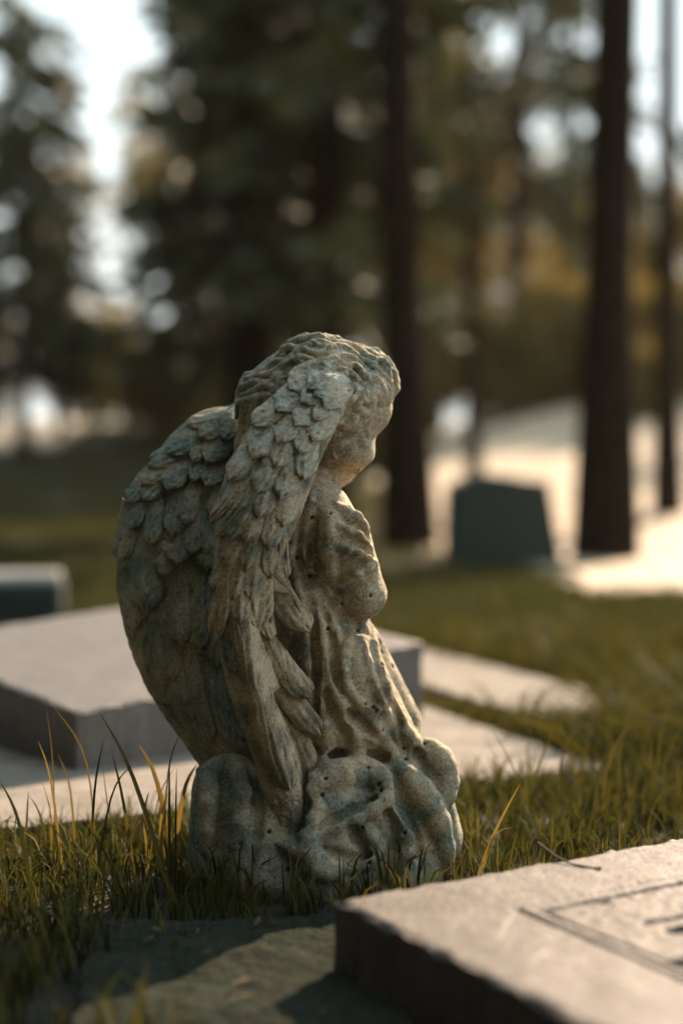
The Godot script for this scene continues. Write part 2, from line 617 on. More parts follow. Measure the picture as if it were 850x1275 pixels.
# ---------------------------------------------------------------- slabs
func mottled(p: Vector3, a: Color, b: Color, c: Color, k := 1.0) -> Color:
	var n1 := noise_a.get_noise_3d(p.x * 900 * k, p.y * 900 * k, p.z * 900 * k) * 0.5 + 0.5
	var n2 := noise_b.get_noise_3d(p.x * 1200 * k, p.y * 1200 * k, p.z * 1200 * k) * 0.5 + 0.5
	var n3 := noise_c.get_noise_3d(p.x * 1500 * k, p.y * 1500 * k, p.z * 1500 * k)
	var m := a.lerp(b, smoothstep(0.35, 0.65, n1 + 0.2 * n3)).lerp(c, smoothstep(0.5, 0.78, n2 + 0.15 * n3))
	m = m * (1.0 + 0.22 * n3)
	m.a = 1.0
	return m

# A stone block lying in its own frame: u along x, v along z, top at y = height(u, v).
func stone_block(size: Vector2, cells: Vector2i, height: Callable, bottom: float, side_col: Array, top_col: Array, rough: float) -> ArrayMesh:
	var s := Shape.new()
	var ids := PackedInt32Array()
	var dense := func(f: float) -> float: return f
	for a in cells.x + 1:
		for b in cells.y + 1:
			var u: float = dense.call(float(a) / cells.x) * size.x
			var v: float = dense.call(float(b) / cells.y) * size.y
			var e := minf(minf(u, size.x - u), minf(v, size.y - v))
			var x := u
			var z := v
			# uneven arris: the outermost ring wanders
			if e < 0.0005:
				var w := (0.45 * noise_b.get_noise_2d(u * 900.0, v * 900.0) + 1.4 * maxf(0.0, noise_a.get_noise_2d(u * 1300.0, v * 1300.0))) * rough
				if u < 0.0005: x += w
				if u > size.x - 0.0005: x -= w
				if v < 0.0005: z += w
				if v > size.y - 0.0005: z -= w
			var y: float = height.call(u, v)
			y -= 0.004 * pow(clampf(1.0 - e / 0.008, 0.0, 1.0), 2.0) * (0.6 + noise_b.get_noise_2d(u * 500.0 + 40.0, v * 500.0))
			var p := Vector3(x, y, z)
			var tone := mottled(p + Vector3(size.x, 0, 0), top_col[0], top_col[1], top_col[2])
			if top_col.size() > 3:
				tone = (top_col[3] as Callable).call(u, v, tone)
			ids.append(s.point(p, tone))
	var w1 := cells.y + 1
	for a in cells.x:
		for b in cells.y:
			s.quad(ids[a * w1 + b], ids[a * w1 + b + 1], ids[(a + 1) * w1 + b + 1], ids[(a + 1) * w1 + b])
	# sides: own vertices, rough
	var loop := []
	for b in cells.y + 1: loop.append(b)
	for a in range(1, cells.x + 1): loop.append(a * w1 + cells.y)
	for b in range(cells.y - 1, -1, -1): loop.append(cells.x * w1 + b)
	for a in range(cells.x - 1, 0, -1): loop.append(a * w1)
	var rows := 7
	var strip := []
	for q in loop:
		var top: Vector3 = s.v[ids[q]]
		var col := []
		for k in rows + 1:
			var y := lerpf(top.y, bottom, float(k) / rows)
			var out := Vector3(top.x - size.x / 2, 0, top.z - size.y / 2)
			var n := noise_b.get_noise_3d(top.x * 700, y * 700, top.z * 700) * rough * (0.0 if k == 0 else 1.2)
			var p := Vector3(top.x, y, top.z) + out.normalized() * n
			col.append(s.point(p, mottled(p, side_col[0], side_col[1], side_col[2])))
		strip.append(col)
	for j in strip.size():
		var j2 := (j + 1) % strip.size()
		for k in rows:
			s.quad(strip[j][k + 1], strip[j2][k + 1], strip[j2][k], strip[j][k])
	return s.mesh()

func groove(x: float, at: float, w: float, depth: float) -> float:
	var t := absf(x - at) / w
	return -depth * (1.0 - t * t) if t < 1.0 else 0.0

func stroke(p: Vector2, a: Vector2, b: Vector2, w: float, depth: float) -> float:
	var ab := b - a
	var h := clampf((p - a).dot(ab) / ab.length_squared(), 0.0, 1.0)
	var t := (p - a - ab * h).length() / (w * lerpf(1.0, 0.65, h))
	return -depth * (1.0 - t * t * t * t) if t < 1.0 else 0.0

func near_top(u: float, v: float) -> float:
	var y := 0.06 + 0.0006 * noise_a.get_noise_2d(u * 900, v * 900) + 0.0003 * noise_c.get_noise_2d(u * 1500, v * 1500)
	var fu := 0.091
	var fv := 0.077
	if u > fu - 0.004 and v > fv - 0.004:
		var e := minf(u - fu, v - fv)
		y += groove(e, 0.0, 0.0022, 0.0026) + groove(e, 0.0125, 0.0026, 0.003)
		if e > 0.0125:
			y -= 0.0012 + 0.0007 * noise_b.get_noise_2d(u * 1300, v * 1300)
			var p := Vector2(u, v)
			var d := 0.0
			d = minf(d, stroke(p, Vector2(0.146, 0.142), Vector2(0.21, 0.143), 0.0032, 0.004))
			d = minf(d, stroke(p, Vector2(0.150, 0.162), Vector2(0.21, 0.160), 0.0062, 0.006))
			d = minf(d, stroke(p, Vector2(0.104, 0.206), Vector2(0.17, 0.205), 0.0052, 0.005))
			d = minf(d, stroke(p, Vector2(0.150, 0.0945), Vector2(0.153, 0.095), 0.0035, 0.004))
			y += d
	return y

# cut lines carry painted shade; the sunk panel is left rough and is darker stone
func engraved_tone(u: float, v: float, c: Color) -> Color:
	var e := minf(u - 0.091, v - 0.077)
	if e > 0.014:
		c = c * Color(0.72, 0.68, 0.64)
	# lichen and rust-brown stains
	var spotty := noise_b.get_noise_2d(u * 1100.0 + 50.0, v * 1100.0) + 0.4 * noise_c.get_noise_2d(u * 2000.0, v * 2000.0)
	if spotty > 0.42:
		c = c.lerp(Color(0.22, 0.21, 0.17), 0.6)
	elif spotty < -0.5:
		c = c.lerp(Color(0.07, 0.045, 0.03), 0.6)
	# pale scratches left of the border
	var q := Vector2(u, v)
	if stroke(q, Vector2(0.086, 0.083), Vector2(0.042, 0.124), 0.0018, 1.0) < -0.2 or stroke(q, Vector2(0.062, 0.15), Vector2(0.034, 0.165), 0.0022, 1.0) < -0.2:
		c = c.lerp(Color(0.4, 0.37, 0.34), 0.5)
	if e > -0.003 and near_top(u, v) < 0.0578:
		c = Color(0.06, 0.045, 0.032)
	c.a = 1.0
	return c

func make_slabs() -> void:
	var pale := [Color(0.125, 0.105, 0.095), Color(0.09, 0.073, 0.065), Color(0.058, 0.047, 0.04), engraved_tone]
	# near slab, lower right
	var o := put("engraved_slab", stone_block(Vector2(0.62, 0.5), Vector2i(310, 250), near_top, -0.05, pale, pale, 0.0022), M.granite)
	o.position = Vector3(-0.005, 0, -0.942)
	o.rotation.y = deg_to_rad(31.0)
	tag(o, "engraved pinkish stone grave slab with a double border line in the lower right corner", "grave slab")
	# tilted marker behind the statue
	var dir := Vector2(0.392, -0.338).normalized()
	var back := 0.46
	var wide := 0.525
	var slab_top := func(u: float, v: float) -> float:
		# u along the front edge, v from the back edge to the front edge
		var z := -1.545 + dir.y * u + (v - back) * dir.x
		return 0.083 + 0.11 * (-1.545 - z) + 0.0006 * noise_a.get_noise_2d(u * 500, v * 500)
	var top2 := [Color(0.175, 0.165, 0.16), Color(0.148, 0.138, 0.132), Color(0.115, 0.105, 0.098)]
	o = put("slant_marker", stone_block(Vector2(wide, back), Vector2i(130, 110), slab_top, 0.012, top2, top2, 0.002), M.granite)
	var ang := atan2(-dir.y, dir.x)
	o.rotation.y = ang
	o.position = Vector3(-0.289, 0, -1.545) - o.basis.z * back
	tag(o, "thick tilted stone marker with a pale top and dark sides behind the statue", "grave marker")
	# flat concrete foundations
	var flat := func(u: float, v: float) -> float: return 0.02 + 0.001 * noise_a.get_noise_2d(u * 300, v * 300)
	var conc := [Color(0.31, 0.275, 0.24), Color(0.245, 0.215, 0.18), Color(0.19, 0.16, 0.13)]
	var yaw := deg_to_rad(24.0)
	o = put("concrete_base", stone_block(Vector2(1.25, 0.85), Vector2i(120, 80), flat, -0.04, conc, conc, 0.004), M.slab)
	o.rotation.y = yaw
	o.position = Vector3(0.30, 0, -1.575) - o.basis.x * 1.25 - o.basis.z * 0.85
	tag(o, "flat concrete base beneath the tilted stone marker", "grave base")
	var flat2 := func(u: float, v: float) -> float: return 0.024 + 0.001 * noise_a.get_noise_2d(u * 300 + 90, v * 300)
	o = put("concrete_base", stone_block(Vector2(0.21, 0.78), Vector2i(40, 90), flat2, -0.04, conc, conc, 0.004), M.slab)
	o.rotation.y = yaw
	o.position = Vector3(0.30, 0, -1.575) + o.basis.x * 0.075 - o.basis.z * 1.05
	tag(o, "flat concrete strip right of the statue, beyond a grassy gap", "grave base")
	# flush dark stone at the bottom, its tones lowered further in place of shade
	var dimmed_tones := [Color(0.036, 0.042, 0.033), Color(0.027, 0.033, 0.026), Color(0.05, 0.046, 0.036)]
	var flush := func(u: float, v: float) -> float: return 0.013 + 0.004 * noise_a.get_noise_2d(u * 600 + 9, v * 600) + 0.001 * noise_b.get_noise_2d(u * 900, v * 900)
	o = put("flush_stone", stone_block(Vector2(0.21, 0.26), Vector2i(80, 100), flush, -0.03, dimmed_tones, dimmed_tones, 0.005), M.matte_stone)
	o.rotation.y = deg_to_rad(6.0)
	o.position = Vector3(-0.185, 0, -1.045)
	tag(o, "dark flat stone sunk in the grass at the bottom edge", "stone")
	# twig on the near slab
	var s := Shape.new()
	var w0 := Vector3(0.158, 0.0635, -1.036)
	tube(s, curve([w0 + Vector3(-0.012, 0.006, -0.016), w0 + Vector3(0.002, -0.001, 0.004), w0 + Vector3(0.015, -0.0025, 0.016), w0 + Vector3(0.028, -0.0025, 0.023)], 12), [0.0008, 0.0007, 0.0008, 0.0007, 0.0007, 0.0008, 0.0006, 0.0007, 0.0008, 0.0007, 0.0006, 0.0009, 0.0013], 6)
	o = put("twig", s.mesh(), M.twig)
	tag(o, "thin brown twig lying on the far edge of the engraved slab", "twig")

# ---------------------------------------------------------------- statue
class Field:
	var A := PackedVector3Array()
	var AB := PackedVector3Array()
	var inv := PackedFloat32Array()
	var ra := PackedFloat32Array()
	var dr := PackedFloat32Array()
	var kk := PackedFloat32Array()
	var sub := PackedByteArray()
	func add(a: Vector3, b: Vector3, r1: float, r2: float, k := 10.0, cut := false) -> void:
		A.append(a)
		AB.append(b - a)
		var l := (b - a).length_squared()
		inv.append(1.0 / l if l > 1e-6 else 0.0)
		ra.append(r1)
		dr.append(r2 - r1)
		kk.append(k)
		sub.append(1 if cut else 0)
	func chain(pts: Array, rad: Array, k := 10.0, cut := false) -> void:
		for j in pts.size() - 1:
			add(pts[j], pts[j + 1], rad[j], rad[j + 1], k, cut)
	func one(j: int, p: Vector3) -> float:
		var pa := p - A[j]
		var h := clampf(pa.dot(AB[j]) * inv[j], 0.0, 1.0)
		return (pa - AB[j] * h).length() - (ra[j] + dr[j] * h)
	func value(p: Vector3, use: PackedInt32Array) -> float:
		var d := 1e6
		for j in use:
			var pa := p - A[j]
			var h := clampf(pa.dot(AB[j]) * inv[j], 0.0, 1.0)
			var e := (pa - AB[j] * h).length() - (ra[j] + dr[j] * h)
			var k := kk[j]
			if sub[j]:
				var t := maxf(k - absf(d + e), 0.0) / k
				d = maxf(d, -e) + t * t * k * 0.25
			else:
				var t := maxf(k - absf(d - e), 0.0) / k
				d = minf(d, e) - t * t * k * 0.25
		return d
	func all() -> PackedInt32Array:
		return PackedInt32Array(range(A.size()))
	# first hit of the line of sight through (from, towards -dir)
	func hit(from: Vector3, dir: Vector3) -> Vector3:
		var use := all()
		var p := from
		for n in 60:
			var d := value(p, use)
			if d < 0.3:
				return p
			p += dir * maxf(d * 0.8, 0.4)
			if (p - from).length() > 500.0:
				break
		return Vector3.INF
	func mesh_into(s: Shape, c: float) -> void:
		var lo := Vector3.ONE * 1e9
		var hi := -lo
		for j in A.size():
			if sub[j]: continue
			var r := maxf(ra[j], ra[j] + dr[j]) + 4.0
			lo = lo.min((A[j]).min(A[j] + AB[j]) - Vector3.ONE * r)
			hi = hi.max((A[j]).max(A[j] + AB[j]) + Vector3.ONE * r)
		var B := 8
		var nb := Vector3i(((hi - lo) / (c * B)).ceil())
		var nx := nb.x * B + 1
		var ny := nb.y * B + 1
		var nz := nb.z * B + 1
		var f := PackedFloat32Array()
		f.resize(nx * ny * nz)
		f.fill(1e3)
		var half := c * B * 0.5
		var reach := half * 1.733
		var active := []
		var every := all()
		for bx in nb.x:
			for by in nb.y:
				for bz in nb.z:
					var o := Vector3i(bx, by, bz) * B
					var mid := lo + Vector3(o) * c + Vector3.ONE * half
					var d := value(mid, every)
					var skip := absf(d) > reach + 6.0
					var use := PackedInt32Array()
					if not skip:
						for j in every:
							if one(j, mid) < maxf(d, 0.0) + 2.0 * reach + kk[j]:
								use.append(j)
						active.append(o)
					for i in B:
						for jj in B:
							var at := ((o.x + i) * ny + (o.y + jj)) * nz + o.z
							if skip:
								if d < 0.0:
									for k in B:
										f[at + k] = d
							else:
								for k in B:
									f[at + k] = value(lo + Vector3(o.x + i, o.y + jj, o.z + k) * c, use)
		var ids := {}
		var off := [0, 1, nz, nz + 1, ny * nz, ny * nz + 1, ny * nz + nz, ny * nz + nz + 1]
		var pos := []
		for q in 8:
			pos.append(Vector3(q >> 2, (q >> 1) & 1, q & 1))
		var edges := [[0, 1], [2, 3], [4, 5], [6, 7], [0, 2], [1, 3], [4, 6], [5, 7], [0, 4], [1, 5], [2, 6], [3, 7]]
		var seen_cells := []
		for o in active:
			for i in B:
				for j in B:
					for k in B:
						var at: int = ((o.x + i) * ny + (o.y + j)) * nz + o.z + k
						if o.x + i >= nx - 1 or o.y + j >= ny - 1 or o.z + k >= nz - 1:
							continue
						var inside := 0
						for q in 8:
							if f[at + off[q]] < 0.0:
								inside += 1
						if inside == 0 or inside == 8:
							continue
						var sum := Vector3.ZERO
						var n := 0
						for e in edges:
							var a := f[at + off[e[0]]]
							var b := f[at + off[e[1]]]
							if (a < 0.0) != (b < 0.0):
								sum += (pos[e[0]] as Vector3).lerp(pos[e[1]], a / (a - b))
								n += 1
						ids[at] = s.point(lo + (Vector3(o.x + i, o.y + j, o.z + k) + sum / n) * c)
						seen_cells.append(at)
		var sx := ny * nz
		var sy := nz
		for at in seen_cells:
			var a := f[at]
			# edges leaving this cell's lowest corner along x, y and z
			if (a < 0.0) != (f[at + sx] < 0.0):
				_face(s, ids, at, sy, 1, a < 0.0)
			if (a < 0.0) != (f[at + sy] < 0.0):
				_face(s, ids, at, 1, sx, a < 0.0)
			if (a < 0.0) != (f[at + 1] < 0.0):
				_face(s, ids, at, sx, sy, a < 0.0)
	func _face(s: Shape, ids: Dictionary, at: int, p: int, q: int, outward: bool) -> void:
		if not (ids.has(at - p) and ids.has(at - q) and ids.has(at - p - q)):
			return
		if outward:
			s.quad(ids[at - p - q], ids[at - q], ids[at], ids[at - p])
		else:
			s.quad(ids[at - p - q], ids[at - p], ids[at], ids[at - q])

func sight(px: float, py: float) -> Array:
	var near := P(px, py, 260.0)
	var far := P(px, py, -260.0)
	return [near, (far - near).normalized()]

# point of the field's surface seen at a pixel, moved out by lift
func drape(f: Field, px: float, py: float, sink: float) -> Vector3:
	var r := sight(px, py)
	var h := f.hit(r[0], r[1])
	if h == Vector3.INF:
		return h
	return h + (r[1] as Vector3) * sink

const TAN := Color(0.55, 0.445, 0.30)
const BROWN := Color(0.25, 0.19, 0.12)
const PALE := Color(0.68, 0.65, 0.56)
const TEAL := Color(0.22, 0.30, 0.262)
const DEEP := Color(0.085, 0.11, 0.095)

# weathered cast stone: teal = share of green patina, pale = share of bleached crust
func stone_colour(p: Vector3, teal: float, pale: float) -> Color:
	var n1 := noise_a.get_noise_3d(p.x, p.y, p.z)
	var n2 := noise_b.get_noise_3d(p.x, p.y, p.z)
	var n3 := noise_c.get_noise_3d(p.x * 1.6, p.y * 1.6, p.z * 1.6)
	var c := TAN.lerp(BROWN, smoothstep(-0.15, 0.4, n1 * 0.8 + n3 * 0.35))
	c = c.lerp(TEAL.lerp(DEEP, smoothstep(-0.1, 0.4, n2)), clampf(teal + n1 * 0.7 + n2 * 0.25, 0.0, 1.0))
	c = c.lerp(PALE.lerp(Color(0.42, 0.51, 0.46), clampf(teal, 0.0, 1.0)), clampf(smoothstep(0.02, 0.42, n2 * 0.8 + n3 * 0.28 + pale - 0.3), 0.0, 1.0) * 0.85)
	# small dark pits
	if noise_c.get_noise_3d(p.x * 0.9 + 300.0, p.y * 0.9, p.z * 0.9) > 0.52:
		c = c * 0.35
	c.a = 1.0
	return c

# air holes of the casting, hashed by place
var holes := {}

func hole_at(p: Vector3) -> float:
	var key := Vector3i((p / 9.0).floor())
	var best := 0.0
	for q in holes.get(key, []):
		var t: float = 1.0 - p.distance_to(q[0]) / q[1]
		best = maxf(best, t)
	return best

func add_hole(p: Vector3, r: float) -> void:
	var done := {}
	for x in [-1, 1]:
		for y in [-1, 1]:
			for z in [-1, 1]:
				var key := Vector3i(((p + Vector3(x, y, z) * r) / 9.0).floor())
				if not done.has(key):
					done[key] = true
					if not holes.has(key):
						holes[key] = []
					holes[key].append([p, r])

func finish(s: Shape, rough: float, teal: Callable, pale: Callable) -> ArrayMesh:
	var n := s.normals()
	for k in s.v.size():
		var p := s.v[k]
		if not holes.is_empty():
			var hole := hole_at(p)
			if hole > 0.0:
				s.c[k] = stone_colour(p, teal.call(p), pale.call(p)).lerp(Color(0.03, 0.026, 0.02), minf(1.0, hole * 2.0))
				s.v[k] = (p - n[k] * 3.5 * smoothstep(0.0, 0.6, hole)) * UNIT
				continue
		var d := noise_b.get_noise_3d(p.x * 1.3, p.y * 1.3, p.z * 1.3) * rough + noise_c.get_noise_3d(p.x * 1.8, p.y * 1.8, p.z * 1.8) * rough * 0.6
		s.c[k] = stone_colour(p, teal.call(p), pale.call(p))
		s.v[k] = (p + n[k] * d) * UNIT
	return s.mesh()

func make_statue() -> void:
	var root := thing("angel_statue", "weathered stone statue of a kneeling winged child angel on a rocky base", "statue", HOME)
	var f := Field.new()
	# head and face
	f.add(P(404, 504, -8), P(404, 504, -8), 64, 64, 10)
	f.add(P(446, 506, -22), P(446, 506, -22), 43, 43, 10)
	f.chain([P(432, 560, -6), P(424, 584, -18)], [35, 21], 16)
	f.add(P(404, 556, 6), P(404, 556, 6), 32, 32, 16)
	f.chain([P(446, 532, -72), P(450, 553, -84)], [8, 9], 8)      # nose
	f.add(P(448, 572, -66), P(440, 576, -62), 9, 10, 8)           # lips
	f.add(P(470, 541, -40), P(462, 540, -56), 9, 9, 8, true)      # eye hollow
	f.chain([P(388, 560, -12), P(372, 640, -12)], [36, 48], 14)
	# trunk under the robe
	f.chain([P(372, 650, -14), P(395, 770, -20), P(418, 880, -24)], [54, 60, 74], 16)
	f.chain([P(350, 640, -40), P(356, 780, -40), P(366, 900, -30)], [44, 46, 60], 16)
	f.add(P(345, 640, -80), P(400, 640, -80), 36, 36, 16)
	f.chain([P(446, 838, 2), P(466, 880, -8), P(488, 905, -20)], [30, 30, 26], 14)
	f.chain([P(420, 800, 0), P(440, 850, 8), P(452, 900, 10)], [36, 38, 34], 14)
	f.chain([P(452, 800, -62), P(490, 900, -74)], [24, 36], 14)
	# near upper arm with sleeve, elbow and forearm raised to the chest
	f.chain([P(398, 640, 14), P(424, 676, 24), P(440, 706, 22)], [40, 36, 31], 10)
	f.chain([P(446, 722, 14), P(448, 739, 10)], [29, 33], 6)
	f.chain([P(450, 736, 0), P(430, 676, -92)], [28, 18], 8)
	f.chain([P(360, 650, -130), P(384, 735, -150), P(424, 680, -100)], [36, 30, 17], 10)
	f.chain([P(428, 676, -96), P(424, 640, -112)], [17, 10], 8)
	# rocky base
	f.chain([P(285, 985, 10), P(285, 1080, 10)], [46, 52], 14)
	f.chain([P(330, 1010, 30), P(330, 1085, 30)], [50, 60], 14)
	f.chain([P(400, 1010, 10), P(400, 1085, 10)], [70, 80], 16)
	f.chain([P(480, 1005, -10), P(480, 1080, -10)], [66, 76], 16)
	f.chain([P(525, 960, -20), P(530, 1040, -15)], [30, 46], 14)
	f.chain([P(330, 1010, -80), P(470, 1010, -100)], [70, 64], 16)
	f.chain([P(420, 930, -26), P(500, 935, -34)], [58, 30], 14)
	f.chain([P(330, 1080, -80), P(480, 1080, -100)], [80, 74], 16)
	# ---- drapery: folds laid along the surface
	var ridges := [
		[[[386, 622], [379, 680], [384, 730], [397, 780], [404, 830], [402, 880], [399, 926]], 8],
		[[[398, 738], [416, 786], [411, 830], [420, 868], [440, 898], [467, 924]], 8],
		[[[462, 780], [471, 830], [487, 872], [511, 914]], 7],
		[[[454, 802], [464, 846], [480, 886], [494, 922]], 5],
		[[[372, 636], [362, 690], [375, 740], [383, 800], [386, 860], [388, 922]], 8],
		[[[410, 640], [410, 690], [416, 728]], 8],
		[[[426, 846], [448, 876], [484, 886]], 5],
		[[[436, 792], [427, 815], [428, 846], [440, 868]], 6],
		[[[420, 630], [444, 644], [457, 664]], 7],
		[[[424, 656], [446, 666], [462, 684]], 6],
		[[[424, 682], [446, 686], [466, 700]], 6],
		[[[420, 730], [444, 714], [468, 702]], 6],
		# the hem runs out over the base
		[[[404, 905], [408, 935], [398, 966]], 10],
		[[[440, 905], [444, 938], [436, 966]], 10],
		[[[470, 908], [486, 938], [500, 962]], 9],
		[[[500, 905], [516, 928], [530, 950]], 10],
		# base
		[[[384, 996], [396, 974], [424, 964], [452, 962], [476, 974], [484, 992]], 20],
		[[[474, 976], [478, 996], [440, 1016], [400, 1036]], 13],
		[[[396, 1006], [382, 1040], [392, 1078], [420, 1090]], 16],
		[[[502, 958], [520, 984], [542, 1024], [556, 1078]], 20],
		[[[498, 1008], [508, 1040], [500, 1080]], 12],
		[[[450, 1030], [468, 1056], [440, 1084]], 12],
		[[[526, 926], [546, 944], [554, 974], [552, 1004]], 18],
		[[[520, 900], [546, 926], [562, 962], [570, 992]], 9],
		[[[568, 988], [576, 990]], 12],
		[[[568, 1008], [576, 1010]], 11],
		[[[570, 1032], [574, 1058]], 13],
		[[[400, 950], [440, 944], [470, 960]], 11],
		[[[250, 960], [262, 1000], [256, 1060]], 12],
		[[[290, 945], [306, 990], [290, 1050]], 13],
		[[[350, 1050], [380, 1062], [420, 1080]], 12],
	]
	var cuts := [
		[[[394, 636], [389, 690], [396, 736], [408, 772]], 6],
		[[[372, 690], [382, 730], [391, 780], [394, 840], [393, 905]], 6],
		[[[398, 734], [428, 770], [458, 787]], 7],
		[[[414, 790], [416, 830], [424, 860]], 6],
		[[[474, 800], [482, 850], [499, 902]], 4.5],
		[[[430, 884], [450, 903], [462, 914]], 7],
		[[[406, 850], [412, 885], [432, 922]], 5],
		[[[426, 646], [446, 656], [459, 674]], 4.5],
		[[[426, 672], [446, 677], [463, 692]], 4.5],
		[[[418, 738], [444, 726], [468, 712]], 4],
		[[[384, 936], [410, 942], [428, 938]], 8],
		[[[454, 940], [470, 942], [484, 938]], 7],
		[[[488, 962], [500, 1000], [518, 1044], [526, 1084]], 9],
		[[[470, 1000], [490, 1030], [486, 1080]], 6],
		[[[436, 1032], [450, 1052]], 8],
		[[[516, 930], [528, 958], [536, 1000]], 7],
		[[[396, 1030], [440, 1010], [478, 992]], 7],
		[[[404, 1058], [436, 1070], [470, 1060]], 6],
		[[[390, 960], [376, 1000], [374, 1050]], 9],
		[[[310, 960], [320, 1010], [312, 1070]], 8],
		[[[556, 1000], [566, 1040]], 6],
		[[[276, 950], [280, 1000], [272, 1060]], 6],
	]
	var base := Field.new()
	for name_ in ["A", "AB", "inv", "ra", "dr", "kk", "sub"]:
		base.set(name_, f.get(name_).duplicate())
	for job in [[ridges, false], [cuts, true]]:
		for q in job[0]:
			var pts := []
			for a in q[0]:
				var h := drape(base, a[0], a[1], q[1] * (0.1 if not job[1] else -0.1))
				if h != Vector3.INF:
					pts.append(h)
			if pts.size() > 1:
				pts = curve(pts, (pts.size() - 1) * 2)
				var rad := []
				for k in pts.size():
					var e := sin(PI * (k + 0.6) / (pts.size() + 0.2))
					rad.append(q[1] * lerpf(0.3, 1.0, e))
				f.chain(pts, rad, 5.0 if not job[1] else 6.0, job[1])
	var hr := RandomNumberGenerator.new()
	hr.seed = 77
	for k in 60:
		var h := drape(f, hr.randf_range(330, 580), hr.randf_range(590, 1085), 0.0)
		if h != Vector3.INF:
			add_hole(h, hr.randf_range(2.2, 3.8))
	var s := Shape.new()
	f.mesh_into(s, 2.1)
	var lower := func(p: Vector3) -> float: return 0.05 + 0.42 * smoothstep(200.0, 90.0, p.y) + 0.3 * smoothstep(-40.0, -160.0, p.x) - 0.8 * smoothstep(490.0, 520.0, p.y)
	var crust := func(p: Vector3) -> float: return 0.12 + 0.15 * smoothstep(250.0, 420.0, p.y)
	put("body", finish(s, 0.45, lower, crust), M.stone, root)
	holes.clear()
	make_hair(root)
	make_near_wing(root)
	make_far_wing(root)

func make_hair(root: Node3D) -> void:
	var r := RandomNumberGenerator.new()
	r.seed = 5
	var f := Field.new()
	f.add(P(400, 496, -8), P(400, 496, -8), 74, 74, 12)
	f.add(P(354, 500, -8), P(354, 500, -8), 47, 47, 18)
	f.add(P(446, 477, -16), P(446, 477, -16), 42, 42, 14)
	f.chain([P(330, 500, -4), P(322, 560, -6), P(326, 600, -10)], [30, 28, 24], 14)
	f.chain([P(452, 488, 14), P(440, 502, 26)], [16, 11], 10)
	# locks lying on the cap
	var base := Field.new()
	for name_ in ["A", "AB", "inv", "ra", "dr", "kk", "sub"]:
		base.set(name_, f.get(name_).duplicate())
	var centre := P(402, 500, -10)
	# rolled locks running round the head from the nape over the top to the brow
	for row in 15:
		var tilt := lerpf(-1.3, 1.55, row / 14.0)      # which side of the parting plane
		for seg in 4:
			var a0 := lerpf(-0.15, 2.75, (seg + r.randf_range(-0.3, 0.3)) / 4.0)
			var a1 := a0 + r.randf_range(0.8, 1.2)
			var pts := []
			var rad := []
			var ph := r.randf() * TAU
			var thick := r.randf_range(3.8, 6.4)
			for k in 12:
				var t := k / 11.0
				var a := lerpf(a0, a1, t)
				var tt := tilt + sin(t * 11.0 + ph) * 0.075
				# direction on the cap: a runs from the back (pi) over the top to the brow (0)
				var d := Vector3(cos(a), sin(a) * cos(tt), sin(a) * sin(tt) + cos(a) * 0.15 * sin(tt))
				var p := centre + d.normalized() * 130.0
				for n in 14:
					var e := base.value(p, base.all())
					if e < 4.2 + 1.8 * sin(t * 5.0 + ph * 1.7):
						break
					p -= d.normalized() * e * 0.9
				pts.append(p)
				rad.append(thick * lerpf(0.5, 1.0, sin(PI * (t * 0.85 + 0.1))))
			f.chain(pts, rad, 1.2)
	# loose side curls
	for q in [[[452, 488], [462, 500], [456, 514], [444, 510], [446, 500]], [[474, 486], [484, 496], [478, 506], [470, 500]], [[490, 482], [498, 492], [494, 502], [486, 498]], [[440, 520], [430, 530], [420, 526]], [[344, 470], [352, 478], [346, 488], [338, 480]], [[320, 500], [312, 530], [318, 560], [310, 590]], [[336, 500], [326, 530], [332, 560], [322, 590]], [[306, 505], [302, 535], [306, 560]]]:
		var pts := []
		for a in q:
			var h := drape(base, a[0], a[1], 1.0)
			if h != Vector3.INF:
				pts.append(h)
		if pts.size() > 1:
			pts = curve(pts, pts.size() * 2)
			var rad := []
			for k in pts.size():
				rad.append(lerpf(7.0, 4.0, float(k) / pts.size()))
			f.chain(pts, rad, 3.0)
	var s := Shape.new()
	f.mesh_into(s, 1.7)
	put("hair", finish(s, 0.6, func(p: Vector3) -> float: return 0.15 + 0.35 * smoothstep(-20.0, -90.0, p.x), func(_p: Vector3) -> float: return 0.34), M.stone, root)

